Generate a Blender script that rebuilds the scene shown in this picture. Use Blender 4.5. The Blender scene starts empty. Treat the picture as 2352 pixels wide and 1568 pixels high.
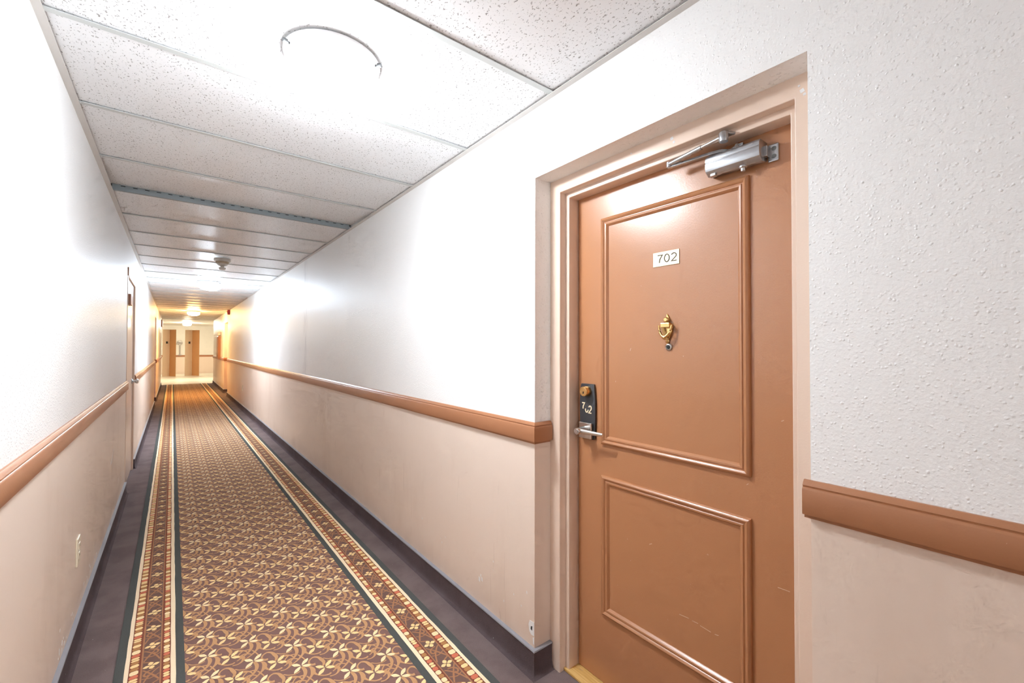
import bpy, bmesh, math, random
from mathutils import Vector, Matrix
random.seed(7)
SC = bpy.context.scene
COL = SC.collection

# ---------------------------------------------------------------- camera, world, exposure
yaw, pitch, roll, FPX = .6663, .0150, .0022, 988.84
cy, sy, cp, sp = math.cos(yaw), math.sin(yaw), math.cos(pitch), math.sin(pitch)
fwd = Vector((sy*cp, cy*cp, sp)); rgt0 = Vector((cy, -sy, 0)); up0 = rgt0.cross(fwd)
cr, sr = math.cos(roll), math.sin(roll)
rgt = rgt0*cr + up0*sr; upv = -rgt0*sr + up0*cr
cam = bpy.data.cameras.new('camera'); camo = bpy.data.objects.new('camera', cam); COL.objects.link(camo)
cam.sensor_width = 36; cam.lens = FPX/2352*36; cam.clip_start = .02; cam.clip_end = 200
m = Matrix((rgt, upv, -fwd)).transposed().to_4x4(); m.translation = Vector((0, 0, 1.31)); camo.matrix_world = m
SC.camera = camo
w = bpy.data.worlds.new('world'); SC.world = w; w.use_nodes = True
w.node_tree.nodes['Background'].inputs[0].default_value = (.9, .95, 1, 1)
w.node_tree.nodes['Background'].inputs[1].default_value = .05
SC.view_settings.view_transform = 'Standard'; SC.view_settings.look = 'None'
SC.view_settings.gamma = 1; SC.view_settings.use_curve_mapping = False
SC.view_settings.exposure = 1.45
SC.cycles.max_bounces = 7; SC.cycles.diffuse_bounces = 6; SC.cycles.glossy_bounces = 2
SC.cycles.use_adaptive_sampling = True; SC.cycles.adaptive_threshold = .08; SC.cycles.adaptive_min_samples = 12
SC.cycles.caustics_reflective = False; SC.cycles.caustics_refractive = False
# lamps of the corridor: (y, colour, emission strength); the last is unseen, added to light the near wall
LAMP_X = .42
LAMPS = [(1.53, (.87, .94, 1), 60), (7.9, (.74, .87, 1.0), 108), (14.5, (1, .62, .24), 100), (21.6, (1, .87, .66), 170), (-4.6, (.87, .94, 1), 155)]

# ---------------------------------------------------------------- dimensions
R, L, CEIL = 1.153, -.3305, 2.29
YB, YE, YL = -9.2, 19.2, 24.5           # back end, corridor end, lobby far wall
RAIL0, RAIL1 = .922, 1.009
XF = 1.2385; XD = 1.325                  # frame face and door face of the near door

# ---------------------------------------------------------------- node helpers
def srgb(r, g, b):
    f = lambda c: c/12.92/255 if c <= 10.3 else ((c/255+.055)/1.055)**2.4
    return (f(r), f(g), f(b), 1)
class M:
    """small material builder"""
    def __init__(s, name, color=(.8, .8, .8, 1), rough=.6, metal=0, spec=.5):
        s.m = bpy.data.materials.new(name); s.m.use_nodes = True
        s.t = s.m.node_tree; s.b = s.t.nodes['Principled BSDF']
        s.b.inputs['Base Color'].default_value = color
        s.b.inputs['Roughness'].default_value = rough
        s.b.inputs['Metallic'].default_value = metal
        s.b.inputs['Specular IOR Level'].default_value = spec
        s.col = None; s.c0 = color; s._pos = None
    def n(s, typ, **kw):
        nd = s.t.nodes.new(typ)
        for k, v in kw.items(): setattr(nd, k, v)
        return nd
    def pos(s, scale=(1, 1, 1)):
        if s._pos is None: s._pos = s.n('ShaderNodeNewGeometry').outputs['Position']
        if scale == (1, 1, 1): return s._pos
        mp = s.n('ShaderNodeMapping'); mp.inputs['Scale'].default_value = scale
        s.t.links.new(s._pos, mp.inputs['Vector']); return mp.outputs[0]
    def noise(s, scale, detail=2, rough=.5, vec=None, dist=0):
        nd = s.n('ShaderNodeTexNoise'); nd.inputs['Scale'].default_value = scale
        nd.inputs['Detail'].default_value = detail; nd.inputs['Roughness'].default_value = rough
        nd.inputs['Distortion'].default_value = dist
        s.t.links.new(vec or s.pos(), nd.inputs['Vector']); return nd.outputs['Fac']
    def ramp(s, x, a, b, lo=0., hi=1.):
        nd = s.n('ShaderNodeMapRange', interpolation_type='SMOOTHSTEP')
        for k, v in zip(('From Min', 'From Max', 'To Min', 'To Max'), (a, b, lo, hi)): nd.inputs[k].default_value = v
        s.t.links.new(x, nd.inputs['Value']); return nd.outputs[0]
    def math(s, op, a, b=None):
        nd = s.n('ShaderNodeMath', operation=op)
        for i, v in enumerate((a, b)):
            if v is None: continue
            if isinstance(v, (int, float)): nd.inputs[i].default_value = v
            else: s.t.links.new(v, nd.inputs[i])
        return nd.outputs[0]
    def axis(s, k):
        nd = s.n('ShaderNodeSeparateXYZ'); s.t.links.new(s.pos(), nd.inputs[0]); return nd.outputs[k]
    def mix(s, fac, color):
        """lay a colour over the base colour"""
        nd = s.n('ShaderNodeMix', data_type='RGBA')
        if s.col is None: nd.inputs[6].default_value = s.c0
        else: s.t.links.new(s.col, nd.inputs[6])
        if isinstance(fac, (int, float)): nd.inputs[0].default_value = fac
        else: s.t.links.new(fac, nd.inputs[0])
        nd.inputs[7].default_value = color; s.col = nd.outputs[2]
        s.t.links.new(s.col, s.b.inputs['Base Color']); return s
    def bump(s, h, strength=.3, dist=.002):
        nd = s.n('ShaderNodeBump'); nd.inputs['Strength'].default_value = strength; nd.inputs['Distance'].default_value = dist
        s.t.links.new(h, nd.inputs['Height']); s.t.links.new(nd.outputs[0], s.b.inputs['Normal']); return s
    def emit(s, color, k):
        s.b.inputs['Emission Color'].default_value = (*color, 1); s.b.inputs['Emission Strength'].default_value = k; return s

def knockdown(mt, k=1.):
    """sprayed plaster relief: scattered small soft blobs over a finer grain"""
    def blobs(scale, share, rad):
        wv = mt.n('ShaderNodeTexNoise'); wv.inputs['Scale'].default_value = scale*1.3; mt.t.links.new(mt.pos(), wv.inputs['Vector'])
        ad = mt.n('ShaderNodeVectorMath', operation='MULTIPLY_ADD'); mt.t.links.new(wv.outputs['Color'], ad.inputs[0])
        ad.inputs[1].default_value = (.5/scale,)*3; mt.t.links.new(mt.pos(), ad.inputs[2])
        vo = mt.n('ShaderNodeTexVoronoi'); vo.inputs['Scale'].default_value = scale; mt.t.links.new(ad.outputs[0], vo.inputs['Vector'])
        sp_ = mt.n('ShaderNodeSeparateColor'); mt.t.links.new(vo.outputs['Color'], sp_.inputs[0])
        pick = mt.ramp(sp_.outputs[0], 1-share, 1-share+.3)
        return mt.math('MULTIPLY', pick, mt.ramp(vo.outputs['Distance'], .04, rad, 1, 0))
    h = mt.math('ADD', mt.math('MULTIPLY', blobs(66, .32, .40), 1.), mt.math('MULTIPLY', blobs(125, .7, .5), .60))
    h = mt.math('ADD', h, mt.math('MULTIPLY', mt.noise(150, 2), .45))
    mt.bump(h, 1.0*k, .0019)

WHITE = (.87, .87, .865, 1); BEIGE = (.77, .64, .545, 1); BROWN = (.455, .205, .093, 1)
def mk_white(name, seam=False):
    mt = M(name, WHITE, .42)
    mt.mix(mt.ramp(mt.noise(1.1, 3), .45, .75, 0, .12), (.72, .70, .68, 1))
    if seam:   # grey smudge down a plaster seam
        y = mt.axis(1)
        g = mt.math('SUBTRACT', 1., mt.ramp(mt.math('ABSOLUTE', mt.math('SUBTRACT', y, 5.2)), .0, .16))
        mt.mix(mt.math('MULTIPLY', g, mt.ramp(mt.noise(9, 4, .6, mt.pos((1, 3, .5))), .42, .62, 0, .35)), (.45, .45, .48, 1))
    knockdown(mt); return mt.m
def mk_beige(name, chips=True):
    mt = M(name, BEIGE, .40)
    mt.mix(mt.ramp(mt.noise(3, 4, .6, mt.pos((1, 1, .35))), .5, .72, 0, .22), (.55, .40, .30, 1))
    if chips:
        z = mt.axis(2)
        low = mt.ramp(z, .12, .62, 1., 0.)
        chip = mt.math('MULTIPLY', mt.ramp(mt.noise(38, 3, .6), .70, .73), mt.ramp(mt.noise(2.3, 2), .50, .60))
        mt.mix(mt.math('MULTIPLY', chip, low), (.82, .80, .78, 1))
        scr = mt.math('MULTIPLY', mt.ramp(mt.noise(7, 2, .5, mt.pos((1, 3, .25)), 3.), .695, .71, 0, .22), mt.ramp(z, .3, .9, 1, 0))
        mt.mix(scr, (.40, .28, .21, 1))
        mt.mix(mt.ramp(mt.math('ADD', z, mt.math('MULTIPLY', mt.noise(4), .2)), .14, .36, .28, 0), (.50, .33, .24, 1))
    mt.bump(mt.noise(120, 2), .12, .001); return mt.m
def mk_brown(name, rough=.30, col=BROWN, wear=True):
    mt = M(name, col, rough)
    mt.mix(mt.ramp(mt.noise(2.2, 3), .45, .75, 0, .15), (col[0]*.85, col[1]*.8, col[2]*.75, 1))
    if wear:
        mt.mix(mt.math('MULTIPLY', mt.ramp(mt.noise(60, 3, .6, mt.pos((1, 1, .6))), .735, .755, 0, .7), mt.ramp(mt.noise(5, 2), .55, .62)), (.70, .52, .38, 1))
    mt.bump(mt.noise(210, 3), .16, .0012); return mt.m
def mk_carpet(name, col, dark, lint=True):
    mt = M(name, col, .95, spec=.1)
    mt.mix(mt.ramp(mt.noise(5, 4, .6), .38, .68, 0, .7), dark)
    mt.mix(mt.ramp(mt.noise(420, 2), .35, .7, 0, .35), (col[0]*1.5, col[1]*1.5, col[2]*1.5, 1))
    if lint: mt.mix(mt.ramp(mt.noise(95, 1), .80, .815), (.7, .68, .66, 1))
    mt.bump(mt.noise(420, 2), .6, .003); return mt.m
def mk_metal(name, col, rough, grain=None):
    mt = M(name, col, rough, 1.0)
    if grain: mt.bump(mt.noise(60, 2, .5, mt.pos(grain)), .08, .0005)
    return mt.m
def mk_plain(name, col, rough=.5, bump=0):
    mt = M(name, col, rough)
    mt.mix(mt.ramp(mt.noise(9, 3), .4, .7, 0, .12), (col[0]*.8, col[1]*.8, col[2]*.8, 1))
    if bump: mt.bump(mt.noise(bump, 2), .15, .001)
    return mt.m

MT = {}
MT['white'] = mk_white('wall_paint_white'); MT['white_r'] = mk_white('wall_paint_white_stained', True)
MT['beige'] = mk_beige('wall_paint_beige'); MT['frame'] = mk_brown('frame_paint_beige', .28, (.74, .58, .47, 1))
MT['brown'] = mk_brown('door_paint_brown', .27); MT['brown'].node_tree.nodes['Principled BSDF'].inputs['Specular IOR Level'].default_value = .75; MT['rail'] = mk_brown('rail_paint_brown', .33, (.40, .175, .085, 1))
MT['carpet'] = mk_carpet('carpet_brown', (.200, .150, .144, 1), (.130, .092, .088, 1))
MT['carpet_base'] = mk_carpet('carpet_base_brown', (.115, .085, .088, 1), (.08, .057, .06, 1))
MT['trimgrey'] = mk_plain('binding_grey', (.30, .30, .33, 1), .5)
MT['tee'] = mk_plain('tee_white', (.56, .58, .57, 1), .35)
MT['angle'] = mk_plain('angle_offwhite', (.66, .63, .60, 1), .35)
MT['galv'] = mk_plain('galvanised_grey', (.25, .29, .31, 1), .45)
MT['slot'] = mk_plain('slot_dark', (.02, .02, .02, 1), .8)
mt = M('acoustic_tile', (.82, .825, .835, 1), .40)
pit = mt.ramp(mt.noise(165, 2, .55, mt.pos((1., .6, 1)), .6), .61, .67)
mt.mix(mt.math('MULTIPLY', pit, .85), (.22, .20, .19, 1))
mt.mix(mt.ramp(mt.noise(2, 3), .5, .8, 0, .12), (.68, .66, .64, 1))
mt.bump(mt.math('SUBTRACT', mt.math('MULTIPLY', mt.noise(260, 2), .3), pit), .5, .002); MT['tile'] = mt.m
MT['pan'] = mk_plain('lamp_pan_white', (.8, .8, .8, 1), .35)
MT['steel'] = mk_metal('steel_grey', (.62, .63, .64, 1), .32)
MT['alu'] = mk_plain('closer_silver_paint', (.50, .52, .55, 1), .25)
for k in ('alu',):
    MT[k].node_tree.nodes['Principled BSDF'].inputs['Metallic'].default_value = .75
MT['satin'] = mk_metal('satin_nickel', (.66, .63, .60, 1), .28, (1, 1, 14))
MT['brass'] = mk_metal('brass', (.78, .52, .22, 1), .25)
MT['brass_plate'] = mk_metal('brass_plate', (.60, .49, .33, 1), .5, (1, 1, 9))
MT['blackmetal'] = mk_plain('dark_escutcheon', (.045, .045, .05, 1), .32)
MT['cream_digit'] = mk_plain('gold_digit', (.80, .68, .47, 1), .35)
MT['engrave'] = mk_plain('engraved_grey', (.03, .02, .012, 1), .6)
MT['cream'] = mk_plain('outlet_cream', (.78, .70, .54, 1), .3)
MT['dark'] = mk_plain('dark_void', (.02, .018, .016, 1), .8)
MT['darkscrew'] = mk_plain('oxidised_screw', (.05, .05, .05, 1), .5)
MT['scratch'] = mk_plain('scratch_pale', (.62, .42, .28, 1), .6)
MT['ivory'] = mk_plain('detector_ivory', (.62, .58, .53, 1), .4); MT['tan'] = mk_plain('detector_tan', (.52, .40, .28, 1), .4)
MT['red'] = mk_plain('alarm_red', (.50, .03, .03, 1), .35)
MT['vinyl'] = mk_plain('lobby_vinyl', (.84, .80, .70, 1), .25)
MT['lobby_wall'] = mk_plain('lobby_white', (.80, .78, .74, 1), .5)
MT['jamb'] = mk_plain('elevator_beige', (.74, .60, .45, 1), .4)
MT['eldoor'] = mk_plain('elevator_brown', (.58, .30, .13, 1), .35)
MT['grey'] = mk_plain('fixture_grey', (.42, .38, .36, 1), .4)
MT['plaster'] = mk_plain('bare_plaster', (.78, .78, .78, 1), .8, 90)
# bare wood sill: streaked grain along y
mt = M('threshold_wood', (.62, .36, .10, 1), .45)
mt.mix(mt.ramp(mt.noise(30, 4, .65, mt.pos((6, .25, 1))), .38, .66, 0, .8), (.80, .55, .22, 1))
mt.mix(mt.ramp(mt.noise(14, 3, .6, mt.pos((2, 1, 1))), .66, .72, 0, .6), (.33, .24, .17, 1))
mt.bump(mt.noise(30, 4, .65, mt.pos((6, .25, 1))), .3, .001); MT['sill'] = mt.m
def yarn(name, c, k=1.0):
    c = tuple(min(1, x*k) for x in srgb(*c)[:3]) + (1,)
    mt = M('yarn_'+name, c, .95, spec=.1)
    mt.mix(mt.ramp(mt.noise(330, 2), .35, .7, 0, .30), (c[0]*.62, c[1]*.6, c[2]*.58, 1))
    mt.mix(mt.ramp(mt.noise(4, 3), .4, .75, 0, .18), (c[0]*.75, c[1]*.72, c[2]*.7, 1))
    mt.bump(mt.noise(420, 2), .45, .002); MT['y_'+name] = mt.m
YK = 1.16
for nm, c in dict(field=(128, 98, 91), gold=(190, 146, 106), petal=(238, 206, 150), pale=(241, 214, 168), cream=(240, 218, 186),
                  red=(204, 116, 90), tan=(176, 126, 82), line=(128, 76, 62), green=(84, 86, 84), mid=(116, 90, 82), scroll=(168, 120, 88)).items(): yarn(nm, c, YK)

# ---------------------------------------------------------------- mesh helpers
class MB:
    def __init__(s): s.v = []; s.f = []; s.mi = []
    def add(s, vs, fs, mi=0):
        o = len(s.v); s.v += [tuple(v) for v in vs]; s.f += [tuple(i+o for i in f) for f in fs]; s.mi += [mi]*len(fs); return s
    def box(s, a, b, mi=0):
        x0, y0, z0 = (min(a[i], b[i]) for i in range(3)); x1, y1, z1 = (max(a[i], b[i]) for i in range(3))
        return s.add([(x0, y0, z0), (x1, y0, z0), (x1, y1, z0), (x0, y1, z0), (x0, y0, z1), (x1, y0, z1), (x1, y1, z1), (x0, y1, z1)],
                     [(0, 3, 2, 1), (4, 5, 6, 7), (0, 1, 5, 4), (1, 2, 6, 5), (2, 3, 7, 6), (3, 0, 4, 7)], mi)
    def loft(s, rings, mi=0, caps=True, closed=True):
        n = len(rings[0]); vs = [p for r_ in rings for p in r_]; fs = []
        for i in range(len(rings)-1):
            for j in range(n if closed else n-1):
                a, b = i*n+j, i*n+(j+1) % n; fs.append((a, b, b+n, a+n))
        if caps: fs += [tuple(range(n))[::-1], tuple(range((len(rings)-1)*n, len(rings)*n))]
        return s.add(vs, fs, mi)
    def prism(s, poly, d, mi=0):
        """poly: 3-D points of one cap; d: extrusion vector"""
        d = Vector(d); return s.loft([[Vector(p) for p in poly], [Vector(p)+d for p in poly]], mi)
    def lathe(s, prof, c, axis=(0, 0, 1), n=24, mi=0):
        """prof: (radius, height along axis)"""
        ax = Vector(axis).normalized(); t = Vector((1, 0, 0)) if abs(ax.x) < .9 else Vector((0, 1, 0))
        u = ax.cross(t).normalized(); v = ax.cross(u); c = Vector(c)
        return s.loft([[c+ax*h+(u*math.cos(6.28318530718*k/n)+v*math.sin(6.28318530718*k/n))*max(r_, 1e-5) for k in range(n)] for r_, h in prof], mi)
    def tube(s, pts, rad, n=10, mi=0):
        pts = [Vector(p) for p in pts]; rings = []
        for i, p in enumerate(pts):
            d = (pts[min(i+1, len(pts)-1)]-pts[max(i-1, 0)]).normalized()
            t = Vector((0, 0, 1)) if abs(d.z) < .9 else Vector((1, 0, 0))
            u = d.cross(t).normalized(); v = d.cross(u); r_ = rad[i] if isinstance(rad, (list, tuple)) else rad
            rings.append([p+(u*math.cos(6.2832*k/n)+v*math.sin(6.2832*k/n))*r_ for k in range(n)])
        return s.loft(rings, mi)
    def build(s, name, mats, parent=None, smooth=False, bevel=0, seg=2):
        me = bpy.data.meshes.new(name); me.from_pydata(s.v, [], s.f)
        for x in (mats if isinstance(mats, (list, tuple)) else [mats]): me.materials.append(MT[x] if isinstance(x, str) else x)
        me.polygons.foreach_set('material_index', s.mi)
        bm = bmesh.new(); bm.from_mesh(me); bmesh.ops.recalc_face_normals(bm, faces=bm.faces)
        if bevel:
            es = [e for e in bm.edges if len(e.link_faces) == 2 and e.calc_face_angle(0) > .5]
            bmesh.ops.bevel(bm, geom=es, offset=bevel, segments=seg, affect='EDGES', profile=.5, clamp_overlap=True)
        bm.to_mesh(me); bm.free(); me.update()
        if smooth:
            me.polygons.foreach_set('use_smooth', [True]*len(me.polygons))
            try: me.set_sharp_from_angle(angle=math.radians(38))
            except Exception: pass
        o = bpy.data.objects.new(name, me); COL.objects.link(o)
        if parent is not None:
            o.parent = parent; o.matrix_parent_inverse = parent.matrix_world.inverted()
        return o
def empty(name, loc):
    o = bpy.data.objects.new(name, None); COL.objects.link(o); o.location = loc; o.empty_display_size = .1
    o.matrix_world = Matrix.Translation(loc); return o
def tag(o, label=None, cat=None, group=None, kind=None):
    if label: o['label'] = label
    if cat: o['category'] = cat
    if group: o['group'] = group
    if kind: o['kind'] = kind
    return o
def child(o, parent):
    o.parent = parent; o.matrix_parent_inverse = parent.matrix_world.inverted(); return o

# ---------------------------------------------------------------- corridor walls
D702 = (.356, 1.316); DR2 = (13.9, 14.86); DL1 = (5.17, 6.18); DL2 = (12.55, 13.5)
WT = .35
def wall(name, x0, sgn, segs, mats, label, top=CEIL+.25):
    """wall boxes along y; segs (y0, y1, z0, z1); split at the rail between two paints; sgn=+1: body to +x"""
    b = MB(); zs = .96
    for y0, y1, z0, z1 in segs:
        x1 = x0+sgn*.088
        for a, c, mi in ((z0, min(z1, zs), 1), (max(z0, zs), z1, 0)):
            if c-a > 1e-4: b.box((x0, y0, a), (x1, y1, c), mi)
    return tag(b.build(name, mats), label, 'wall', kind='structure')
TOPZ = CEIL+.12
wall_r = wall('wall_right', R, 1, [(YB, D702[0], 0, TOPZ), (D702[0], D702[1], 2.003, TOPZ), (D702[1], DR2[0], 0, TOPZ), (DR2[0], DR2[1], 2.003, TOPZ), (DR2[1], YE, 0, TOPZ)],
     ['white_r', 'beige'], 'right corridor wall, textured white above and smooth beige below the brown rail')
wall_l = wall('wall_left', L, -1, [(YB, DL1[0], 0, TOPZ), (DL1[0], DL1[1], 2.003, TOPZ), (DL1[1], DL2[0], 0, TOPZ), (DL2[0], DL2[1], 2.003, TOPZ), (DL2[1], YE, 0, TOPZ)],
     ['white', 'beige'], 'left corridor wall, textured white above and smooth beige below the brown rail')
b = MB(); b.box((L-.088, YB-.1, 0), (R+.088, YB, TOPZ)); tag(b.build('wall_back', 'white'), 'white wall closing the corridor behind the viewpoint', 'wall', kind='structure')
# plaster damage at the outside corner beside the door
def patch(b, pts, x, mi=0):
    c = [(x, y, z) for y, z in pts]; b.prism(c, (.004, 0, 0), mi)
b = MB(); patch(b, [(1.318, .205), (1.345, .203), (1.352, .185), (1.347, .160), (1.335, .150), (1.318, .152)], R-.0012); b.build('paint_chip', 'plaster', wall_r)
b = MB(); patch(b, [(1.318, .146), (1.326, .143), (1.324, .120), (1.318, .118)], R-.001); b.build('paint_chip', 'plaster', wall_r)
b = MB(); patch(b, [(1.328, .186), (1.336, .184), (1.338, .172), (1.330, .168)], R-.0018); b.build('paint_chip', 'slot', wall_r)
for (y, z, s_) in ((1.691, .222, .010), (1.70, .236, .007), (1.712, .214, .012), (2.076, .259, .005), (2.09, .275, .004), (1.364, .306, .006), (1.45, .26, .004), (2.31, .315, .006), (1.52, .20, .005), (1.40, .235, .004), (1.60, .34, .004)):
    b = MB(); patch(b, [(y-s_*.4, z-s_), (y+s_*.5, z-s_*.6), (y+s_*.4, z+s_), (y-s_*.3, z+s_*.7)], R-.0006); b.build('paint_chip', 'plaster', wall_r)

for k in range(26):
    y = random.choice((2.42, 2.5, 2.62, 2.95, 3.1, 3.35))+random.uniform(-.06, .06); z = .125+random.random()**2*.10; s_ = random.uniform(.003, .010)
    b = MB(); b.prism([(L+.0006, y-s_*random.uniform(.3, .6), z-s_), (L+.0006, y+s_*.5, z-s_*.7), (L+.0006, y+s_*random.uniform(.2, .5), z+s_*.9), (L+.0006, y-s_*.3, z+s_*.5)], (-.004, 0, 0)); b.build('paint_chip', 'plaster', wall_l)
b = MB()
for a, c in (((4.02, .545), (4.05, .50)), ((4.05, .50), (4.12, .515)), ((4.12, .515), (4.20, .575))):
    b.prism([(L+.0005, a[0], a[1]-.006), (L+.0005, c[0], c[1]-.006), (L+.0005, c[0], c[1]+.006), (L+.0005, a[0], a[1]+.006)], (-.004, 0, 0))
b.build('scuff_mark', 'plaster', wall_l)
# ---------------------------------------------------------------- floor
b = MB(); b.box((L-.3, YB-.1, -.05), (R+.3, YE, 0)); tag(b.build('floor', 'carpet'), 'dark brown carpet floor of the corridor', 'floor', kind='structure')
b = MB(); b.box((-3.2, YE, -.05), (4.4, YL+.8, 0)); tag(b.build('floor', 'vinyl'), 'pale cream hard floor of the lobby beyond the carpet', 'floor', kind='structure')

# ---------------------------------------------------------------- chair rails (trim) and carpet baseboards
RAILP = [(0, 0), (-.0045, 0), (-.0045, .0090), (-.0165, .010), (-.018, .0125), (-.018, .066), (-.016, .070), (-.0135, .0715), (-.0135, .0735), (-.015, .076), (-.012, .081), (-.006, .087), (0, .087)]
def sweep_profile(prof, path, z0, mi=0, b=None):
    """prof (out, z): out<0 is away from the wall. path: list of (x,y, nx,ny) corner points with mitre direction"""
    b = b or MB(); rings = []
    for x, y, nx, ny in path: rings.append([(x-o*nx, y-o*ny, z0+z) for o, z in prof])
    return b.loft(rings, mi)
n_trim = [0]
def rail(paths, label, zoff=0):
    n_trim[0] += 1; root = None
    for p in paths:
        o = sweep_profile(RAILP, p, RAIL0+zoff).build('trim_%d' % n_trim[0] if root is None else 'rail_return', 'rail', root, smooth=True)
        if root is None: root = tag(o, label, 'chair rail', kind='structure')
    return root
r2 = (-1, 0); 
rail([[(R, YB, -1, 0), (R, D702[0]+.012, -1, 0)]], 'brown wooden chair rail on the right wall, near side of door 702')
rail([[(XF-.004, D702[1], 0, -1), (R, D702[1], -1, -1), (R, DR2[0]+.004, -1, 0)]], 'brown wooden chair rail on the right wall running off beyond door 702')
rail([[(R+.084, DR2[1], 0, -1), (R, DR2[1], -1, -1), (R, YE, -1, 0)]], 'short brown chair rail on the right wall nearest the lobby')
rail([[(L, YB, 1, 0), (L, DL1[0]+.002, 1, 0)]], 'brown wooden chair rail on the left wall nearest the viewer')
rail([[(L, DL1[1], 1, 0), (L, DL2[0]+.004, 1, 0)]], 'brown wooden chair rail on the left wall past the flush door')
rail([[(L-.084, DL2[1], 0, -1), (L, DL2[1], 1, -1), (L, YE, 1, 0)]], 'short brown chair rail on the left wall nearest the lobby')
BASEP = [(0, 0), (-.030, 0), (-.022, .004), (-.017, .012), (-.014, .03), (-.013, .098), (0, .098)]
CAPP = [(0, .098), (-.015, .098), (-.0165, .101), (-.015, .105), (0, .105)]
def baseb(name, paths, label):
    root = None
    for p in paths:
        o = sweep_profile(BASEP, p, 0).build(name if root is None else 'carpet_strip', 'carpet_base', root, smooth=True)
        if root is None: root = tag(o, label, 'baseboard', kind='structure')
        sweep_profile(CAPP, p, 0).build('edge_binding', 'trimgrey', root, smooth=True)
baseb('baseboard_right', [[(R, YB, -1, 0), (R, D702[0], -1, 0)], [(XF-.002, D702[1], 0, -1), (R, D702[1], -1, -1), (R, DR2[0], -1, 0)],
      [(R+.084, DR2[1], 0, -1), (R, DR2[1], -1, -1), (R, YE, -1, 0)]], 'dark brown carpet baseboard with grey top edge along the right wall')
baseb('baseboard_left', [[(L, YB, 1, 0), (L, DL1[0], 1, 0)], [(L, DL1[1], 1, 0), (L, DL2[0], 1, 0)], [(L-.084, DL2[1], 0, -1), (L, DL2[1], 1, -1), (L, YE, 1, 0)]],
      'dark brown carpet baseboard with grey top edge along the left wall')

# ---------------------------------------------------------------- ceiling: plenum slab, tees, tiles, wall angles
b = MB(); b.box((L-.1, YB-.1, CEIL+.10), (R+.1, YE, CEIL+.16))
ceil = tag(b.build('ceiling', 'tile'), 'white acoustic tile ceiling on a grid over the corridor', 'ceiling', kind='structure')
Y0, DY = 1.198, .6096
tb = MB(); tb.box((L+.004, .004-DY/2, CEIL+.006), (R-.004, DY/2-.004, CEIL+.022)); t0 = None
eb = MB(); eb.box((L+.001, -.0119, CEIL), (R-.001, .0119, CEIL+.0022)); eb.box((L+.004, -.0012, CEIL+.0022), (R-.004, .0012, CEIL+.038)); e0 = None
for i in range(-17, 30):
    y = Y0+DY*i
    if y > YE-.02: break
    yc = y+DY/2
    if t0 is None: t0 = o = tb.build('ceiling_tile', 'tile', ceil)
    else: o = t0.copy(); COL.objects.link(o)
    o.location = (0, yc, 0)
    if y+DY > YE: o.scale.y = (YE-y)/DY*.98; o.location.y = (y+YE)/2
    if i == 3:   # this tile sits pushed up at its far edge and shows the tee behind it
        ang = math.atan2(.030, DY); zc = CEIL+.014
        o.matrix_world = Matrix.Translation((0, yc, .016+zc)) @ Matrix.Rotation(ang, 4, 'X') @ Matrix.Translation((0, 0, -zc))
    if i == 4:
        g = MB(); g.box((L+.001, -.0119, CEIL), (R-.001, .0119, CEIL+.0022)); g.box((L+.02, -.0125, CEIL+.0022), (R-.02, -.0110, CEIL+.036))
        o = g.build('tee_bar', 'galv', ceil); o.location = (0, y, 0)
        s_ = MB(); k = L+.06
        while k < R-.04:
            s_.box((k, y-.0130, CEIL+.026), (k+.022, y-.0124, CEIL+.0305)); k += .058
        tag(s_.build('tee_slots', 'slot', ceil), kind='stuff')
    elif e0 is None: e0 = eb.build('tee_bar', 'tee', ceil); e0.location = (0, y, 0)
    else: o = e0.copy(); COL.objects.link(o); o.location = (0, y, 0)
for s_, x in ((1, L), (-1, R)):
    b = MB(); b.box((x, YB, CEIL-.002), (x+s_*.024, YE, CEIL)); b.box((x, YB, CEIL), (x+s_*.0018, YE, CEIL+.03))
    b.build('wall_angle', 'angle', ceil)
b = MB(); b.box((-3.2, YE, CEIL), (4.4, YL+.9, CEIL+.08)); tag(b.build('ceiling', 'lobby_wall'), 'plain white ceiling of the lobby at the far end', 'ceiling', kind='structure')

# ---------------------------------------------------------------- lobby beyond the corridor
b = MB(); AL = ((-.38, .09), (.41, .94)); AH = 2.10
for x0, x1 in ((-3.2, AL[0][0]), (AL[0][1], AL[1][0]), (AL[1][1], 4.4)):
    b.box((x0, YL, 0), (x1, YL+.8, .95), 1); b.box((x0, YL, .95), (x1, YL+.8, CEIL), 0)
for x0, x1 in AL: b.box((x0, YL, AH), (x1, YL+.8, CEIL), 0)
wend = tag(b.build('wall_end', ['lobby_wall', 'beige']), 'far lobby wall, white above and beige below, with two door alcoves', 'wall', kind='structure')
for x0, x1 in ((-3.2, AL[0][0]), (AL[0][1], AL[1][0]), (AL[1][1], 4.4)):
    sweep_profile(RAILP, [(x0, YL, 0, -1), (x1, YL, 0, -1)], .87).build('rail', 'rail', wend)
    q = MB(); q.box((x0, YL-.014, 0), (x1, YL, .11)); q.build('skirting', 'vinyl', wend)
b = MB(); b.box((-3.3, YE, 0), (-3.2, YL, CEIL)); tag(b.build('wall_west', 'lobby_wall'), 'white lobby side wall left of the corridor mouth', 'wall', kind='structure')
b = MB(); b.box((4.4, YE, 0), (4.5, YL, CEIL)); tag(b.build('wall_east', 'lobby_wall'), 'white lobby side wall right of the corridor mouth', 'wall', kind='structure')
b = MB(); b.box((-3.2, YE-.1, 0), (L-.088, YE, CEIL)); b.box((R+.088, YE-.1, 0), (4.4, YE, CEIL)); tag(b.build('wall_front', 'lobby_wall'), 'white lobby wall around the corridor mouth', 'wall', kind='structure')
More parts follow.
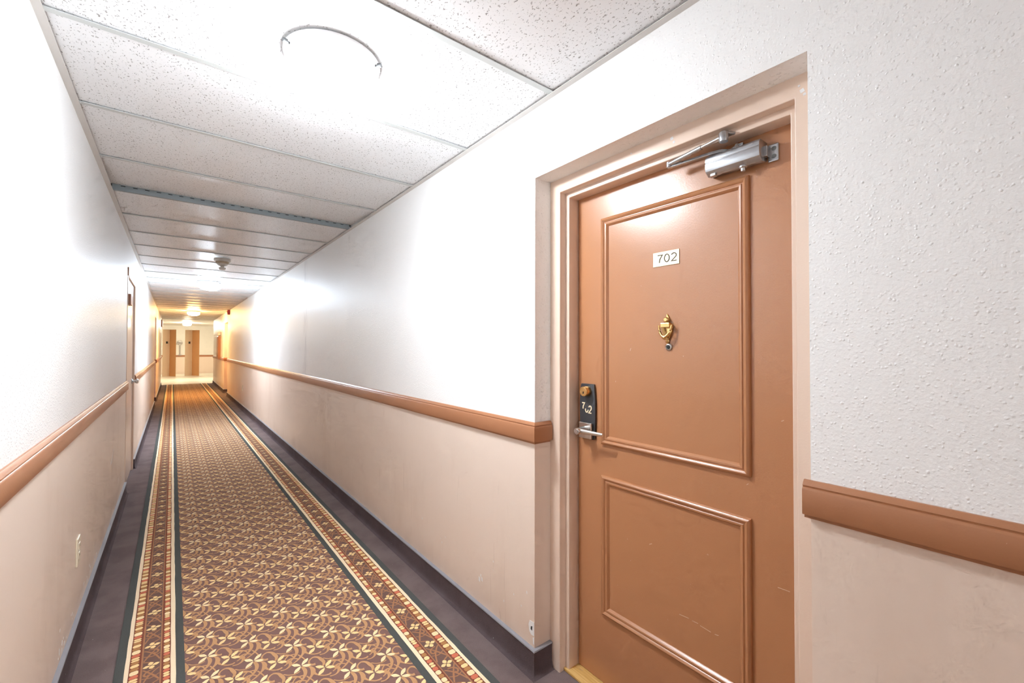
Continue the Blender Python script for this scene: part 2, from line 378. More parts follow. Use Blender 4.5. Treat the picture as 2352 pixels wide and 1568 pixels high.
for k, (x0, x1) in enumerate(AL):
    xm = x0+.52*(x1-x0); dd = .42
    r_ = empty('door_%d' % (5+k), ((x0+x1)/2, YL+.2, 0))
    tag(r_, ('left' if k == 0 else 'right')+' far alcove in the end wall, beige side with black square plate and brown door panel', 'door', kind='structure')
    MB().prism([(x0, YL+.003, 0), (xm, YL+dd, 0), (xm, YL+dd+.06, 0), (x0, YL+.06, 0)], (0, 0, AH)).build('side_panel', 'jamb', r_)
    MB().prism([(xm, YL+dd, 0), (x1, YL+.003, 0), (x1, YL+.06, 0), (xm, YL+dd+.06, 0)], (0, 0, AH)).build('door_panel', 'eldoor', r_)
    px = x0+.30*(x1-x0); f_ = (px-x0)/(xm-x0)*dd; dv = Vector((xm-x0, dd, 0)).normalized(); nv = Vector((dv.y, -dv.x, 0))
    c = Vector((px, YL+.003+f_, 1.47)); b = MB()
    b.prism([c-dv*.05, c+dv*.05, c+dv*.05+Vector((0, 0, .1)), c-dv*.05+Vector((0, 0, .1))], nv*.02); b.build('number_plate', 'slot', r_)
# grey T-shaped wall fixture between the alcoves
t = empty('wall_fixture', (.225, YL, .96)); tag(t, 'small grey T-shaped fixture with a white dome between the two far alcoves', 'fixture')
MB().box((.195, YL-.05, .94), (.255, YL, 1.40)).build('stem', 'grey', t, bevel=.008)
MB().box((.16, YL-.09, .94), (.29, YL, .975)).build('base', 'grey', t, bevel=.008)
MB().prism([(.09, YL-.12, 1.44), (.32, YL-.12, 1.46), (.33, YL-.12, 1.53), (.10, YL-.12, 1.51)], (0, .12, 0)).build('head', 'grey', t, bevel=.01)
MB().lathe([(.10, 0), (.095, .04), (.07, .08), (.03, .10), (.001, .105)], (.22, YL-.06, 1.53), n=16).build('dome', 'pan', t, smooth=True)
MB().lathe([(.03, 0), (.05, .045)], (.22, YL-.06, 1.40), n=14).build('collar', 'pan', t, smooth=True)

# ---------------------------------------------------------------- door_1: the near door with the number 702
d1 = empty('door_1', (XD, (D702[0]+D702[1])/2, 0)); tag(d1, 'brown two-panel apartment door numbered 702 in a beige frame on the right wall', 'door', kind='structure')
def frame(parent, xw, sgn, y0, y1, top, steps):
    """steel frame as one mesh of rabbeted jambs and head; steps: (x_front, outer inset, inner inset, x_back)"""
    b = MB()
    for xf, o_, i_, xb in steps:
        def ring(x, d): return [(x, y0+d, 0), (x, y0+d, top-d), (x, y1-d, top-d), (x, y1-d, 0)]
        b.loft([ring(xf, o_), ring(xf, i_), ring(xb, i_), ring(xb, o_), ring(xf, o_)], caps=False, closed=False)
    return b.build('door_frame', 'frame', parent, smooth=True, bevel=.0035, seg=3)
frame(d1, R, 1, D702[0], D702[1], 2.004, [(XF, .0005, .056, XF+.12), (1.271, .054, .0765, XF+.12)])
LY0, LY1, LZ = D702[0]+.0765+.002, D702[1]-.0765-.0025, 1.937
leaf = MB().box((XD, LY0, .014), (XD+.045, LY1, LZ)).build('door_leaf', 'brown', d1, bevel=.0015)
MB().box((XD+.045, D702[0], 0), (XD+.06, D702[1], 2.0)).build('backing', 'dark', d1)
# planted mouldings, mitred
MP = [(0, 0), (0, .007), (.003, .011), (.009, .0135), (.0145, .011), (.017, .0065), (.019, .0065), (.022, .0095), (.027, .009), (.031, .005), (.034, .0)]
def moulding(parent, y0, y1, z0, z1):
    cs = [(y1, z0, -1, 1), (y1, z1, -1, -1), (y0, z1, 1, -1), (y0, z0, 1, 1)]
    for k in range(4):
        A, B = cs[k], cs[(k+1) % 4]; b = MB()
        b.loft([[(XD-h, y+sy_*d, z+sz_*d) for d, h in MP] for y, z, sy_, sz_ in (A, B)])
        b.build('panel_moulding', 'brown', parent, smooth=True)
moulding(leaf, .557, 1.112, .936, 1.818); moulding(leaf, .557, 1.110, .279, .816)
# wooden sill
MB().box((1.262, D702[0]+.02, 0), (XD+.05, D702[1]-.03, .012)).build('threshold', 'sill', d1, bevel=.003)

# stroke: flat ribbon on the door plane (thin raised line), pts (y,z)
def ribbon(b, pts, w_, x, th=.0008, mi=0):
    P = [Vector((x, *p)) for p in pts]; rings = []
    closed = (P[0]-P[-1]).length < 1e-5
    if closed: P = P[:-1]
    n = len(P)
    for k in range(n):
        a, c = (P[k-1], P[(k+1) % n]) if closed else (P[max(k-1, 0)], P[min(k+1, n-1)])
        d1_ = (P[k]-a).normalized() if (P[k]-a).length > 0 else (c-P[k]).normalized()
        d2_ = (c-P[k]).normalized() if (c-P[k]).length > 0 else d1_
        d = (d1_+d2_).normalized(); nn = Vector((0, -d.z, d.y))*w_/2/max(.55, d.dot(d2_))
        rings.append([P[k]-nn, P[k]+nn, P[k]+nn+Vector((th, 0, 0)), P[k]-nn+Vector((th, 0, 0))])
    if closed: rings.append(rings[0])
    b.loft(rings, mi, caps=not closed)
def arc(cy_, cz_, ry, rz, a0, a1, n=14): return [(cy_-ry*math.cos(math.radians(a0+(a1-a0)*k/n)), cz_+rz*math.sin(math.radians(a0+(a1-a0)*k/n))) for k in range(n+1)]
def digit(ch, y, z, h, w_):     # y = left edge (text runs towards -y); z = foot
    if ch == '7': return [[(y, z+h), (y-w_, z+h), (y-w_*.45, z+h*.45), (y-w_*.35, z)]]
    if ch == '0': return [arc(y-w_/2, z+h/2, w_/2, h/2, 0, 360, 22)]
    if ch == 'u': return [arc(y-w_/2, z+h*.42, w_/2, h*.42, 160, 360, 14)]
    if ch == '2': return [arc(y-w_/2, z+h*.70, w_/2, h*.30, 160, -38, 12)+[(y, z), (y-w_*1.05, z)]]
# paint chips on the frame and fine scratches on the leaf
fr = [o for o in d1.children if o.name.startswith('door_frame')][0]
for y, z, s_ in ((.755, 1.977, .006), (.748, 1.963, .0045), (.91, 1.984, .003), (.394, 1.960, .006), (.389, 1.949, .004), (.401, 1.975, .003)):
    b = MB(); b.prism([(XF-.0005, y-s_, z-s_*.6), (XF-.0005, y+s_*.6, z-s_), (XF-.0005, y+s_, z+s_*.5), (XF-.0005, y-s_*.4, z+s_)], (.003, 0, 0)); b.build('paint_chip', 'plaster', fr)
for y, z, dy, dz in ((.787, .431, -.034, .003), (.742, .432, -.020, .001), (.715, .430, -.035, -.003), (.668, .427, -.012, .002), (.478, 1.109, -.006, .003), (.571, .911, -.005, .004), (.49, .648, -.03, .001), (.90, .62, -.010, .006), (.98, 1.30, -.004, .010)):
    b = MB(); ribbon(b, [(y, z), (y+dy, z+dz)], .0016, XD-.0004, .0008); b.build('scratch', 'scratch', leaf)
# brass number plate
npl = MB().box((XD-.0022, .781, 1.593), (XD, .881, 1.643)).build('number_plate', 'brass_plate', d1, bevel=.0008); tag(npl, 'brass plate engraved 702')
b = MB(); yy = .866
for ch in '702':
    for st in digit(ch, yy-.004, 1.606, .026, .018): ribbon(b, st, .0030, XD-.0030, .0010)
    yy -= .0262
b.build('engraved_number', 'engrave', npl)
# door viewer
pv = MB().lathe([(.0125, 0), (.0125, .003), (.0105, .0055), (.0085, .006), (.007, .0035), (.001, .0035)], (XD, .821, 1.314), (-1, 0, 0), 24).build('door_viewer', 'satin', d1, smooth=True)
MB().lathe([(.0068, 0), (.005, .0015), (.001, .002)], (XD-.0036, .821, 1.314), (-1, 0, 0), 16).build('lens', 'slot', pv, smooth=True)
# urn-shaped brass knocker
kx, ky = XD, .825
out = [(0, 1.428), (.003, 1.421), (.007, 1.414), (.009, 1.407), (.007, 1.400), (.0045, 1.396), (.008, 1.393), (.019, 1.391), (.021, 1.386), (.020, 1.376), (.017, 1.362), (.011, 1.349), (.006, 1.342), (.0055, 1.338), (.007, 1.334), (.005, 1.329), (.0, 1.325)]
poly = [(kx, ky+d, z) for d, z in out]+[(kx, ky-d, z) for d, z in out[-2:0:-1]]
kn = MB().prism(poly, (-.006, 0, 0)).build('door_knocker', 'brass', d1, smooth=True, bevel=.0012); tag(kn, 'small brass urn-shaped door knocker')
MB().lathe([(.004, 0), (.009, .004), (.0095, .008), (.006, .012), (.001, .0125)], (kx-.005, ky, 1.407), (-1, 0, 0), 16).build('finial', 'brass', kn, smooth=True)
MB().box((kx-.020, ky-.017, 1.380), (kx-.004, ky+.017, 1.396)).build('hinge_block', 'brass', kn, bevel=.002)
ring = []
for k in range(17):
    a = math.pi*k/16; ring.append((kx-.017-.006*math.sin(a), ky+.024*math.cos(a)*(1-.25*math.sin(a)), 1.388-.040*math.sin(a)**.9))
MB().tube(ring, [.0032+.0022*math.sin(math.pi*k/16) for k in range(17)], 10).build('striker', 'brass', kn, smooth=True)
MB().lathe([(.001, -.008), (.006, -.005), (.008, 0), (.006, .005), (.001, .008)], (kx-.021, ky, 1.346), (-1, 0, 0), 14).build('striker_ball', 'brass', kn, smooth=True)
MB().lathe([(.006, 0), (.008, .004), (.003, .010), (.001, .011)], (kx, ky, 1.334), (-1, 0, 0), 12).build('strike_stud', 'brass', kn, smooth=True)
# lock: dark escutcheon, deadbolt, lever and stick-on digits
ez = [(.945, .034), (.95, .038), (1.03, .041), (1.06, .0415), (1.10, .041), (1.158, .036), (1.166, .033)]; ey = 1.180
poly = [(XD, ey+w_, z) for z, w_ in ez]+[(XD, ey-w_, z) for z, w_ in ez[::-1]]
lk = MB().prism(poly, (-.010, 0, 0)).build('lock_plate', 'blackmetal', d1, smooth=True, bevel=.002); tag(lk, 'dark grey lock plate with brass deadbolt and satin lever')
MB().lathe([(.020, 0), (.020, .024), (.0185, .027), (.016, .0275), (.0155, .0265), (.001, .0265)], (XD-.010, 1.178, 1.137), (-1, 0, 0), 28).build('deadbolt', 'brass', lk, smooth=True)
MB().box((XD-.0378, 1.1765, 1.128), (XD-.0362, 1.1795, 1.137)).build('keyhole', 'slot', lk)
MB().box((XD-.024, 1.150, .948), (XD-.010, 1.214, 1.012)).build('lever_rose', 'satin', lk, bevel=.003)
MB().lathe([(.016, 0), (.015, .02), (.013, .036), (.0135, .052), (.0125, .054), (.001, .054)], (XD-.022, 1.178, .983), (-1, 0, 0), 24).build('lever_hub', 'satin', lk, smooth=True)
MB().lathe([(.0085, 0), (.0085, .0015), (.001, .0016)], (XD-.076, 1.178, .983), (-1, 0, 0), 18).build('key_cylinder', 'steel', lk, smooth=True)
rg = []
for y, hx, hz, xx in ((1.185, .010, .012, 1.268), (1.160, .009, .011, 1.268), (1.120, .007, .009, 1.269), (1.085, .006, .0075, 1.271), (1.066, .005, .006, 1.273)):
    rg.append([(xx+hx*math.cos(6.2832*k/12), y, .983+hz*math.sin(6.2832*k/12)) for k in range(12)])
MB().loft(rg).build('lever_handle', 'satin', lk, smooth=True)
b = MB()
for ch, y, z in (('7', 1.207, 1.064), ('u', 1.189, 1.052), ('2', 1.1715, 1.050)):
    for st in digit(ch, y, z, .024 if ch != '2' else .028, .0135): ribbon(b, st, .0048, XD-.0115, .002)
b.build('lock_number', 'cream_digit', lk)
# door closer
cl = MB().prism([(1.325, .51, 1.842), (1.292, .51, 1.836), (1.275, .51, 1.848), (1.272, .51, 1.858), (1.272, .51, 1.873), (1.2735, .51, 1.8735), (1.2735, .51, 1.8755), (1.272, .51, 1.876), (1.273, .51, 1.888), (1.282, .51, 1.896), (1.325, .51, 1.896)], (0, .155, 0)).build('door_closer', 'alu', d1, smooth=True, bevel=.0015)
tag(cl, 'silver hydraulic door closer with folded arm')
MB().box((1.319, .478, 1.836), (1.325, .506, 1.886)).build('mounting_foot', 'alu', cl, bevel=.003)
MB().box((1.300, .500, 1.850), (1.320, .512, 1.880)).build('foot_neck', 'alu', cl, bevel=.002)
for z in (1.850, 1.872): MB().lathe([(.0066, 0), (.0062, .0012), (.0050, .0004), (.0046, .0014), (.001, .0016)], (1.319, .490, z), (-1, 0, 0), 16).build('screw', 'galv', cl, smooth=True)
MB().lathe([(.011, 0), (.011, .004), (.007, .006), (.0065, .014), (.001, .0145)], (1.296, .563, 1.839), (0, 0, -1), 18).build('lower_cap', 'steel', cl, smooth=True)
MB().box((1.283, .638, 1.834), (1.297, .655, 1.842)).build('adjusting_valve', 'steel', cl, bevel=.002)
MB().lathe([(.008, 0), (.008, .012), (.005, .02), (.001, .021)], (1.303, .583, 1.894), (0, 0, 1), 14).build('pinion', 'steel', cl, smooth=True)
def strip(b, pts, wd, th):
    rings = []
    for i, p in enumerate(pts):
        p = Vector(p); d = (Vector(pts[min(i+1, len(pts)-1)])-Vector(pts[max(i-1, 0)])).normalized(); u = Vector((d.y, -d.x, 0)).normalized(); v = Vector((0, 0, 1))
        rings.append([p-u*wd/2-v*th/2, p+u*wd/2-v*th/2, p+u*wd/2+v*th/2, p-u*wd/2+v*th/2])
    return b.loft(rings)
strip(MB(), [(1.305, .565, 1.908), (1.304, .585, 1.906), (1.300, .60, 1.898), (1.294, .622, 1.9045), (1.289, .645, 1.9055), (1.272, .79, 1.9035)], .014, .0085).build('main_arm', 'alu', cl, bevel=.0012)
MB().tube([(1.266, .778, 1.911), (1.2515, .665, 1.9185)], .0072, 12).build('forearm_tube', 'alu', cl, smooth=True)
MB().tube([(1.2515, .665, 1.9185), (1.247, .628, 1.921), (1.245, .605, 1.923)], .0050, 10).build('forearm_rod', 'steel', cl, smooth=True)
MB().lathe([(.009, -.008), (.009, .008), (.006, .010), (.001, .0105)], (1.268, .783, 1.909), (0, 0, 1), 16).build('elbow', 'alu', cl, smooth=True)
MB().prism([(1.246, .585, 1.930), (1.246, .607, 1.930), (1.322, .635, 1.930), (1.322, .548, 1.930)], (0, 0, .008)).build('frame_bracket', 'alu', cl, bevel=.002)
MB().lathe([(.012, -.016), (.013, -.010), (.013, .008), (.010, .012), (.001, .0125)], (1.245, .595, 1.924), (0, 0, 1), 18).build('bracket_knuckle', 'alu', cl, smooth=True)

# ---------------------------------------------------------------- other doors along the corridor
d2 = empty('door_2', (L, (DL1[0]+DL1[1])/2, 0)); tag(d2, 'flush brown door with closer and knob on the left wall', 'door', kind='structure')
b = MB(); y0, y1 = DL1
b.box((L-.08, y0, 0), (L+.004, y0+.05, 2.0)); b.box((L-.08, y1-.05, 0), (L+.004, y1, 2.0)); b.box((L-.08, y0+.05, 1.955), (L+.004, y1-.05, 2.0)); b.build('door_frame', 'frame', d2, bevel=.003)
MB().box((L-.06, y0+.052, .012), (L-.012, y1-.052, 1.952)).build('door_leaf', 'frame', d2, bevel=.002)
MB().lathe([(.028, 0), (.026, .006), (.011, .012), (.010, .024), (.022, .034), (.026, .046), (.020, .054), (.001, .056)], (L-.012, y1-.13, .95), (1, 0, 0), 20).build('door_knob', 'steel', d2, smooth=True)
MB().box((L-.012, y0+.06, 1.70), (L+.022, y0+.26, 1.795)).build('door_closer', 'rail', d2, bevel=.004)
MB().box((L-.001, y0-.004, 1.955), (L+.009, y0+.09, 2.03)).build('header_bracket', 'rail', d2, bevel=.002)
def far_door(name, xw, sg, ys, label):
    y0, y1 = ys; r_ = empty(name, (xw+sg*.17, (y0+y1)/2, 0)); tag(r_, label, 'door', kind='structure'); b = MB()
    xa, xb = xw+sg*.086, xw+sg*.20
    b.box((xa, y0, 0), (xb, y0+.06, 2.003)); b.box((xa, y1-.06, 0), (xb, y1, 2.003)); b.box((xa, y0+.06, 1.945), (xb, y1-.06, 2.003)); b.build('door_frame', 'frame', r_, bevel=.003)
    MB().box((xw+sg*.155, y0+.062, .012), (xw+sg*.20, y1-.062, 1.943)).build('door_leaf', 'brown', r_, bevel=.002)
    MB().lathe([(.028, 0), (.026, .006), (.011, .012), (.010, .03), (.024, .04), (.024, .052), (.001, .056)], (xw+sg*.155, y1-.13, .96), (-sg, 0, 0), 18).build('door_knob', 'brass', r_, smooth=True)
far_door('door_3', R, 1, DR2, 'recessed brown apartment door far down the right wall past the red alarm')
far_door('door_4', L, -1, DL2, 'recessed brown apartment door far down the left wall')

# ---------------------------------------------------------------- ceiling lamps
LBL = ['round white ceiling lamp nearest the viewer, glowing over the door', 'second ceiling lamp, cool white, just beyond the smoke detector', 'third ceiling lamp down the corridor, glowing warm orange', 'farthest ceiling lamp, glowing over the lobby', 'unseen ceiling lamp added behind the viewpoint to light the near wall']
DOME = [(.001, -.030), (.138, -.030), (.141, -.042), (.142, -.056), (.137, -.076), (.122, -.096), (.095, -.112), (.060, -.122), (.025, -.126), (.001, -.1265)]
for k, (y, c, s_) in enumerate(LAMPS):
    zc = CEIL
    r_ = empty('ceiling_lamp', (LAMP_X, y, zc)); tag(r_, LBL[k], 'lamp', 'ceiling lamps along the corridor')
    p_ = MB().lathe([(.001, -.0005), (.154, -.0005), (.153, -.003), (.151, -.005), (.150, -.008), (.149, -.032), (.146, -.033), (.001, -.033)], (LAMP_X, y, zc), n=40).build('lamp_pan', 'pan', r_, smooth=True)
    mt = M('lamp_glass_%d' % k, (.9, .9, .9, 1), .25).emit(c, s_)
    # frosted bowl with the bulb behind its bottom: brightest where it faces down
    gn = mt.n('ShaderNodeNewGeometry'); sx = mt.n('ShaderNodeSeparateXYZ'); mt.t.links.new(gn.outputs['Normal'], sx.inputs[0])
    mt.t.links.new(mt.math('MULTIPLY', mt.ramp(mt.math('MULTIPLY', sx.outputs[2], -1.), -.1, 1., .43, 1.), s_), mt.b.inputs['Emission Strength'])
    MB().lathe(DOME, (LAMP_X, y, zc), n=40).build('glass_dome', mt.m, r_, smooth=True)
    for a in (196, 317, 77):
        d = Vector((math.cos(math.radians(a)), math.sin(math.radians(a)), 0)); c0 = Vector((LAMP_X, y, zc-.022))
        MB().tube([c0+d*.147, c0+d*.157, c0+d*.158, c0+d*.170], [.0032, .0032, .0075, .0070], 10).build('thumbscrew', 'darkscrew', r_, smooth=True)

# ---------------------------------------------------------------- small wall and ceiling fittings
t = empty('smoke_detector', (.415, 5.72, CEIL)); tag(t, 'ivory stepped smoke detector on the ceiling in front of the second lamp', 'detector')
c = (.415, 5.72, CEIL)
MB().lathe([(.001, -.0005), (.078, -.0005), (.080, -.022), (.074, -.034), (.001, -.034)], c, n=32).build('base', 'ivory', t, smooth=True)
MB().lathe([(.001, -.034), (.064, -.034), (.058, -.058), (.001, -.058)], c, n=32).build('ring', 'tan', t, smooth=True)
MB().lathe([(.001, -.058), (.056, -.058), (.040, -.078), (.018, -.086), (.018, -.098), (.001, -.098)], c, n=32).build('cone', 'ivory', t, smooth=True)
MB().lathe([(.001, -.098), (.032, -.098), (.034, -.104), (.028, -.122), (.020, -.126), (.001, -.126)], c, n=24).build('sensor_cup', 'ivory', t, smooth=True)
def outlet(xw, sg, y, z, label, w_=.078, h=.122):
    r_ = empty('wall_outlet', (xw, y, z)); tag(r_, label, 'outlet')
    p = MB().box((xw, y-w_/2, z-h/2), (xw+sg*.0075, y+w_/2, z+h/2)).build('cover_plate', 'cream', r_, bevel=.002)
    for dz in (-.021, .021):
        MB().box((xw+sg*.006, y-.017, z+dz-.014), (xw+sg*.009, y+.017, z+dz+.014)).build('socket', 'cream', r_, bevel=.001)
        for dy in (-.006, .006): MB().box((xw+sg*.0088, y+dy-.001, z+dz-.004), (xw+sg*.0093, y+dy+.001, z+dz+.005)).build('socket_slot', 'slot', r_)
    MB().lathe([(.003, 0), (.003, .001), (.001, .0012)], (xw+sg*.0075, y, z), (sg, 0, 0), 10).build('screw', 'steel', r_)
outlet(L, 1, 2.735, .397, 'cream power outlet low on the left wall')
outlet(R, -1, 10.65, .455, 'pale power outlet low on the right wall, far down the corridor')
t = empty('fire_alarm', (R, 13.45, 2.22)); tag(t, 'small red fire alarm box high on the right wall', 'alarm')
MB().box((R-.055, 13.39, 2.165), (R, 13.51, 2.285)).build('housing', 'red', t, bevel=.006)
MB().lathe([(.04, 0), (.036, .008), (.02, .012), (.001, .0125)], (R-.055, 13.45, 2.225), (-1, 0, 0), 18).build('horn_grille', 'red', t, smooth=True)
t = empty('wall_cabinet', (R, 16.4, 1.3)); tag(t, 'narrow brown cabinet hung on the right wall near the lobby', 'cabinet')
MB().box((R-.06, 16.15, .93), (R, 16.75, 1.66)).build('carcass', 'rail', t, bevel=.006)
MB().box((R-.068, 16.19, .97), (R-.060, 16.71, 1.62)).build('cabinet_door', 'rail', t, bevel=.004)
MB().lathe([(.012, 0), (.012, .01), (.001, .014)], (R-.068, 16.24, 1.3), (-1, 0, 0), 12).build('knob', 'brass', t, smooth=True)
t = empty('white_box', (R, 16.4, 1.75)); tag(t, 'small white box on the right wall above the brown cabinet', 'box')
MB().box((R-.06, 16.25, 1.68), (R, 16.6, 1.80)).build('housing', 'pan', t, bevel=.012)
MB().box((R-.064, 16.30, 1.70), (R-.06, 16.55, 1.78)).build('front_panel', 'pan', t, bevel=.003)
t = empty('sign_box', (L, 18.6, 2.12)); tag(t, 'small brown sign box high on the left wall next to the lobby', 'sign')
MB().box((L, 18.45, 1.99), (L+.035, 18.85, 2.23)).build('housing', 'rail', t, bevel=.006)
MB().box((L+.035, 18.48, 2.01), (L+.038, 18.82, 2.21)).build('face_panel', 'grey', t, bevel=.002)

# ---------------------------------------------------------------- patterned runner
rug = empty('runner_rug', (.43, 5, 0)); tag(rug, 'long patterned runner carpet, gold blossoms on brown with cream-edged borders, down the corridor floor', 'rug')
YR0, YR1 = -2.0, YE
SH = lambda x, y: x-.0016*(y-2.2)
ZR = .0055
def clip(poly, x0, x1):
    for lim, s_ in ((x0, 1), (x1, -1)):
        o = []
        for i in range(len(poly)):
            a, c = poly[i-1], poly[i]; da, dc = s_*(a[0]-lim), s_*(c[0]-lim)
            if (da < 0) != (dc < 0): t_ = da/(da-dc); o.append((a[0]+(c[0]-a[0])*t_, a[1]+(c[1]-a[1])*t_))
            if dc >= 0: o.append(c)
        poly = o
        if len(poly) < 3: return None
    return poly
class Flat:
    def __init__(s): s.v = []; s.f = []; s.mi = []
    def poly(s, p, z, mi, x0=None, x1=None):
        if x0 is not None:
            xs = [q[0] for q in p]
            if max(xs) <= x0 or min(xs) >= x1: return
            if min(xs) < x0 or max(xs) > x1:
                p = clip(p, x0, x1)
                if not p: return
        o = len(s.v); s.v += [(SH(x, y), y, z) for x, y in p]; s.f.append(tuple(range(o, o+len(p)))); s.mi.append(mi)
    def build(s, name, mats, parent, kind='stuff'):
        me = bpy.data.meshes.new(name); me.from_pydata(s.v, [], s.f)
        for x in mats: me.materials.append(MT[x])
        me.polygons.foreach_set('material_index', s.mi); me.update()
        bm = bmesh.new(); bm.from_mesh(me)
        for f_ in bm.faces:
            if f_.normal.z < 0: f_.normal_flip()
        bm.to_mesh(me); bm.free()
        o = bpy.data.objects.new(name, me); COL.objects.link(o); child(o, parent); o['kind'] = kind; return o
def smooth_path(pts, n=4):
    o = []
    for i in range(len(pts)-1):
        p0, p1, p2, p3 = pts[max(i-1, 0)], pts[i], pts[i+1], pts[min(i+2, len(pts)-1)]
        for k in range(n):
            t_ = k/n
            o.append(tuple(.5*(2*p1[j]+(p2[j]-p0[j])*t_+(2*p0[j]-5*p1[j]+4*p2[j]-p3[j])*t_*t_+(3*p1[j]-p0[j]-3*p2[j]+p3[j])*t_**3) for j in range(3)))
    o.append(pts[-1]); return o
def stroke_quads(pts, n=4):
    P = smooth_path(pts, n); L_, R_ = [], []
    for i, (x, y, w_) in enumerate(P):
        a, c = P[max(i-1, 0)], P[min(i+1, len(P)-1)]; dx, dy = c[0]-a[0], c[1]-a[1]; l = math.hypot(dx, dy) or 1
        L_.append((x-dy/l*w_/2, y+dx/l*w_/2)); R_.append((x+dy/l*w_/2, y-dx/l*w_/2))
    return [(L_[i], R_[i], R_[i+1], L_[i+1]) for i in range(len(P)-1)]
def petal(cx, cy_, ang, r0, r1, w_):
    c, s_ = math.cos(ang), math.sin(ang); o = []
    for t_, u in ((0, 0), (.25, .33), (.55, .5), (.8, .32), (1, 0), (.8, -.32), (.55, -.5), (.25, -.33)):
        r_ = r0+(r1-r0)*t_; q = u*w_; o.append((cx+c*r_-s_*q, cy_+s_*r_+c*q))
    return o
YPIT = .1515
FS = [ [(0, -.006, .006), (.006, -.028, .013), (.005, -.050, .013), (-.005, -.072, .009), (-.027, -.094, .006), (-.055, -.110, .003)],
       [(.010, -.012, .003), (.026, -.026, .006), (.032, -.046, .015), (.030, -.066, .018), (.019, -.084, .009), (-.003, -.106, .006), (-.034, -.124, .002)],
       [(.030, -.066, .014), (.036, -.084, .007), (.047, -.100, .005), (.062, -.113, .005), (.080, -.117, .007), (.085, -.111, .005)],
       [(.049, -.024, .012), (.037, -.021, .010), (.029, -.006, .006), (.034, .012, .005), (.051, .022, .006), (.067, .010, .009), (.075, -.012, .014), (.079, -.034, .011), (.070, -.054, .005), (.052, -.064, .003)],
       [(.100, -.080, .006), (.113, -.092, .009), (.118, -.108, .012), (.110, -.126, .008), (.094, -.134, .004), (.077, -.130, .004)],
       [(-.004, -.062, .005), (-.028, -.055, .005), (-.050, -.047, .004), (-.070, -.052, .004)],
       [(-.028, -.055, .004), (-.040, -.066, .004), (-.050, -.082, .003)],
       [(.108, -.088, .012), (.124, -.082, .006), (.140, -.092, .004), (.149, -.104, .004)] ]
FS += [[(-.010, -.030, .003), (-.030, -.034, .004), (-.052, -.024, .0035), (-.066, -.008, .003)], [(.004, -.074, .003), (.012, -.094, .0035), (.020, -.122, .003), (.012, -.142, .003)],
       [(-.062, -.060, .003), (-.050, -.086, .004), (-.034, -.108, .003)], [(.092, -.036, .004), (.112, -.044, .005), (.128, -.060, .004), (.136, -.080, .003)]]
FS = [[(x, y, .0022+w_*.88) for x, y, w_ in s_] for s_ in FS]
FQ = [(q, k_*3e-5) for k_, s_ in enumerate(FS) for q in stroke_quads(s_)]
FQL = [(q, k_*3e-5) for k_, s_ in enumerate(FS[:7]) for q in stroke_quads(s_, 2)]
fl = Flat(); FX0, FX1 = .0515, .791
PX = .1490
ny = int((YR1-YR0)/YPIT)+2
def quad(F, x0, x1, y0, y1, z, mi): F.poly([(x0, y0), (x1, y0), (x1, y1), (x0, y1)], z, mi)
for j in range(ny):
    yb = 2.238+YPIT*(j-int((2.238-YR0)/YPIT)); far = yb > 7
    if yb < YR0+.13 or yb > YR1-.06: continue
    for i in range(-1, 6):
        xb = .1275+PX*i
        for q, dz in (FQL if far else FQ): fl.poly([(xb+a, yb+c) for a, c in q], ZR+.0004+dz, 0, FX0, FX1)
        for k, (ox, oy) in enumerate(((0, 0), (.0745, -.0690))):
            for a, r1 in ((43, .045), (223, .045), (136, .042), (327, .040)):
                fl.poly(petal(xb+ox, yb+oy, math.radians(a), .002, r1, .0175), ZR+.0011, 2 if k == 0 else 1, FX0, FX1)
fl.build('woven_field', ['y_gold', 'y_petal', 'y_pale'], rug)
# ground of the runner: strips side by side, each its own yarn
LX = [-.172, -.141, -.127, -.0935, -.0905, -.0845, -.029, -.0245, -.0215, .0055, .0225, .0515]   # left border, from the outside in
MATS = ['y_green', 'y_cream', 'y_line', 'y_line', 'y_scroll', 'y_mid', 'y_scroll', 'y_line', 'y_line', 'y_cream', 'y_green']
XC = (FX0+FX1)/2
g = {}
def strip_of(mat, x0, x1):
    g.setdefault(mat, []).append((x0, x1))
for k, mname in enumerate(MATS):
    strip_of(mname, LX[k], LX[k+1]); strip_of(mname, 2*XC-LX[k+1], 2*XC-LX[k])
strip_of('y_field', FX0, FX1)
b = MB(); b.box((SH(-.17, 2), YR0, .0003), (SH(1.01, 2), YR1, .003)); b.build('backing', 'y_field', rug)
names = {'y_green': 'green_stripe', 'y_cream': 'cream_stripe', 'y_line': 'block_ground', 'y_scroll': 'scroll_edge', 'y_mid': 'border_ground', 'y_field': 'field_ground'}
for mname, ls in g.items():
    for x0, x1 in ls:
        b = MB(); nseg = 24; rings = []
        wob = .0012 if mname == 'y_cream' else 0
        ys = [YR0+(YR1-YR0)*(k/nseg) for k in range(nseg+1)] if not wob else [YR0+.06*k for k in range(int((YR1-YR0)/.06))]+[YR1]
        for y in ys:
            wa, wb = (random.uniform(-wob, wob), random.uniform(-wob, wob)) if wob else (0, 0)
            rings.append([(SH(x0+wa, y), y, .003), (SH(x1+wb, y), y, .003), (SH(x1+wb, y), y, ZR+(.0003 if wob else 0)), (SH(x0+wa, y), y, ZR+(.0003 if wob else 0))])
        b.loft(rings).build(names[mname], mname, rug)
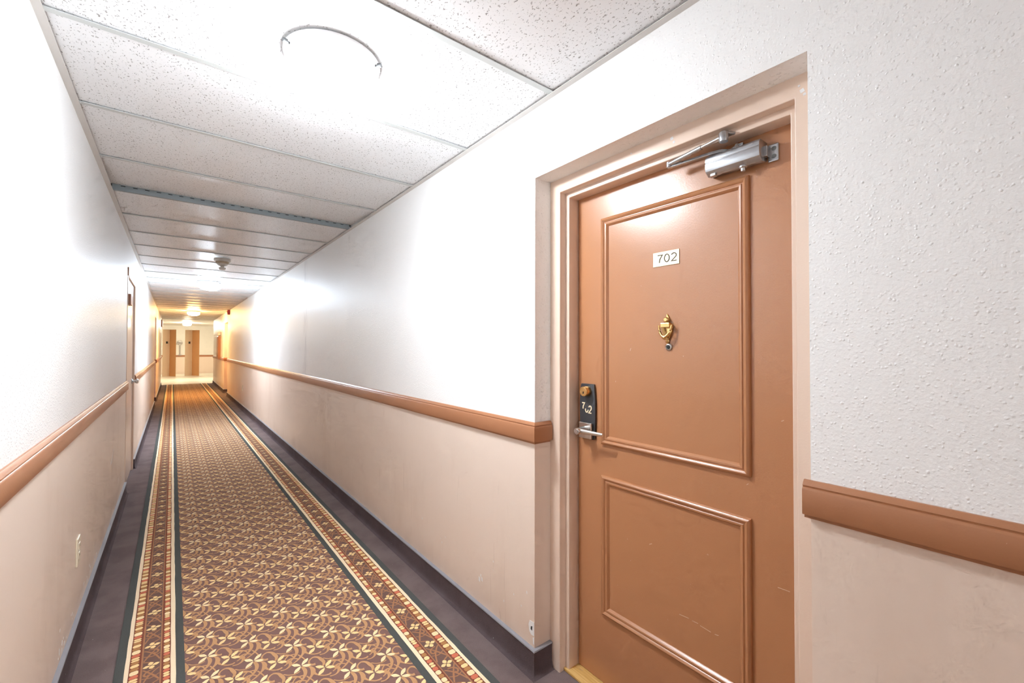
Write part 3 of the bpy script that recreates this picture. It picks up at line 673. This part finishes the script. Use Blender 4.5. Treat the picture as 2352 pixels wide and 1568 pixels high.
# borders: coloured blocks, blossoms and scrolls
SEQ_A = [('pale', .027), ('red', .022), ('petal', .014), ('petal', .013), ('tan', .017), ('petal', .021), ('tan', .020)]
SEQ_B = [('petal', .023), ('red', .020), ('petal', .013), ('petal', .013), ('red', .022), ('pale', .024), ('tan', .020), ('pale', .024), ('petal', .013), ('petal', .013), ('red', .021), ('tan', .021), ('pale', .024), ('tan', .021)]
BM = ['y_pale', 'y_red', 'y_petal', 'y_tan', 'y_scroll']; BI = {'pale': 0, 'red': 1, 'petal': 2, 'tan': 3}
bf = Flat()
def blocks(x0, x1, seq, ytop, period):
    y = ytop; k = 0; gap = (period-sum(s_[1] for s_ in seq))/len(seq)
    while y > YR0+.05:
        nm, h = seq[k % len(seq)]; k += 1
        if y <= YR1:
            c = min(.005, h*.35); a0, a1, b0, b1 = x0+.002, x1-.002, y-h, y
            bf.poly([(a0+c, b0), (a1-c, b0), (a1, b0+c), (a1, b1-c), (a1-c, b1), (a0+c, b1), (a0, b1-c), (a0, b0+c)], ZR+.0004, BI[nm])
        y -= h+gap
def top(y0, period): return y0+period*math.floor((YR1-.01-y0)/period)
ZP = .150
blocks(-.126, -.0945, SEQ_A, top(2.315, ZP), ZP); blocks(-.0205, .0045, SEQ_B, top(2.280, 2*ZP), 2*ZP)
mir = lambda x: 2*XC-x
blocks(mir(-.0945), mir(-.126), SEQ_A, top(1.640, ZP), ZP); blocks(mir(.0045), mir(-.0205), SEQ_B, top(1.670, 2*ZP), 2*ZP)
BS = [ [(-.026, -.016, .004), (-.006, -.046, .005), (.012, -.078, .006), (.026, -.108, .004)], [(.026, -.028, .004), (.010, -.044, .005), (-.012, -.078, .005), (-.027, -.120, .004)],
       [(.012, -.028, .004), (-.010, -.034, .005), (-.021, -.052, .006), (-.014, -.066, .005), (-.006, -.058, .004)], [(-.027, -.074, .003), (0, -.084, .004), (.027, -.070, .003)], [(.026, -.112, .004), (.008, -.122, .005), (-.008, -.134, .004)] ]
BS = [[(x, y, w_*1.3) for x, y, w_ in s_] for s_ in BS]
BQ = [(q, k_*3e-5) for k_, s_ in enumerate(BS) for q in stroke_quads(s_)]
for xm, y0 in ((-.057, 2.315), (mir(-.057)+.001, 1.579)):
    y = top(y0, ZP)-ZP; k = 0
    while y > YR0+.2:
        s_ = 1 if k % 2 else -1; k += 1
        for q, dz in BQ: bf.poly([(xm+s_*a, y+c) for a, c in q], ZR+.0004+dz, 4, xm-.0275, xm+.0275)
        for a, r1, w_ in ((8, .0275, .018), (188, .0275, .018), (98, .026, .019), (278, .025, .020)): bf.poly(petal(xm, y, math.radians(a), .002, r1, w_), ZR+.0011, 2)
        y -= ZP
bf.build('woven_border', BM, rug)
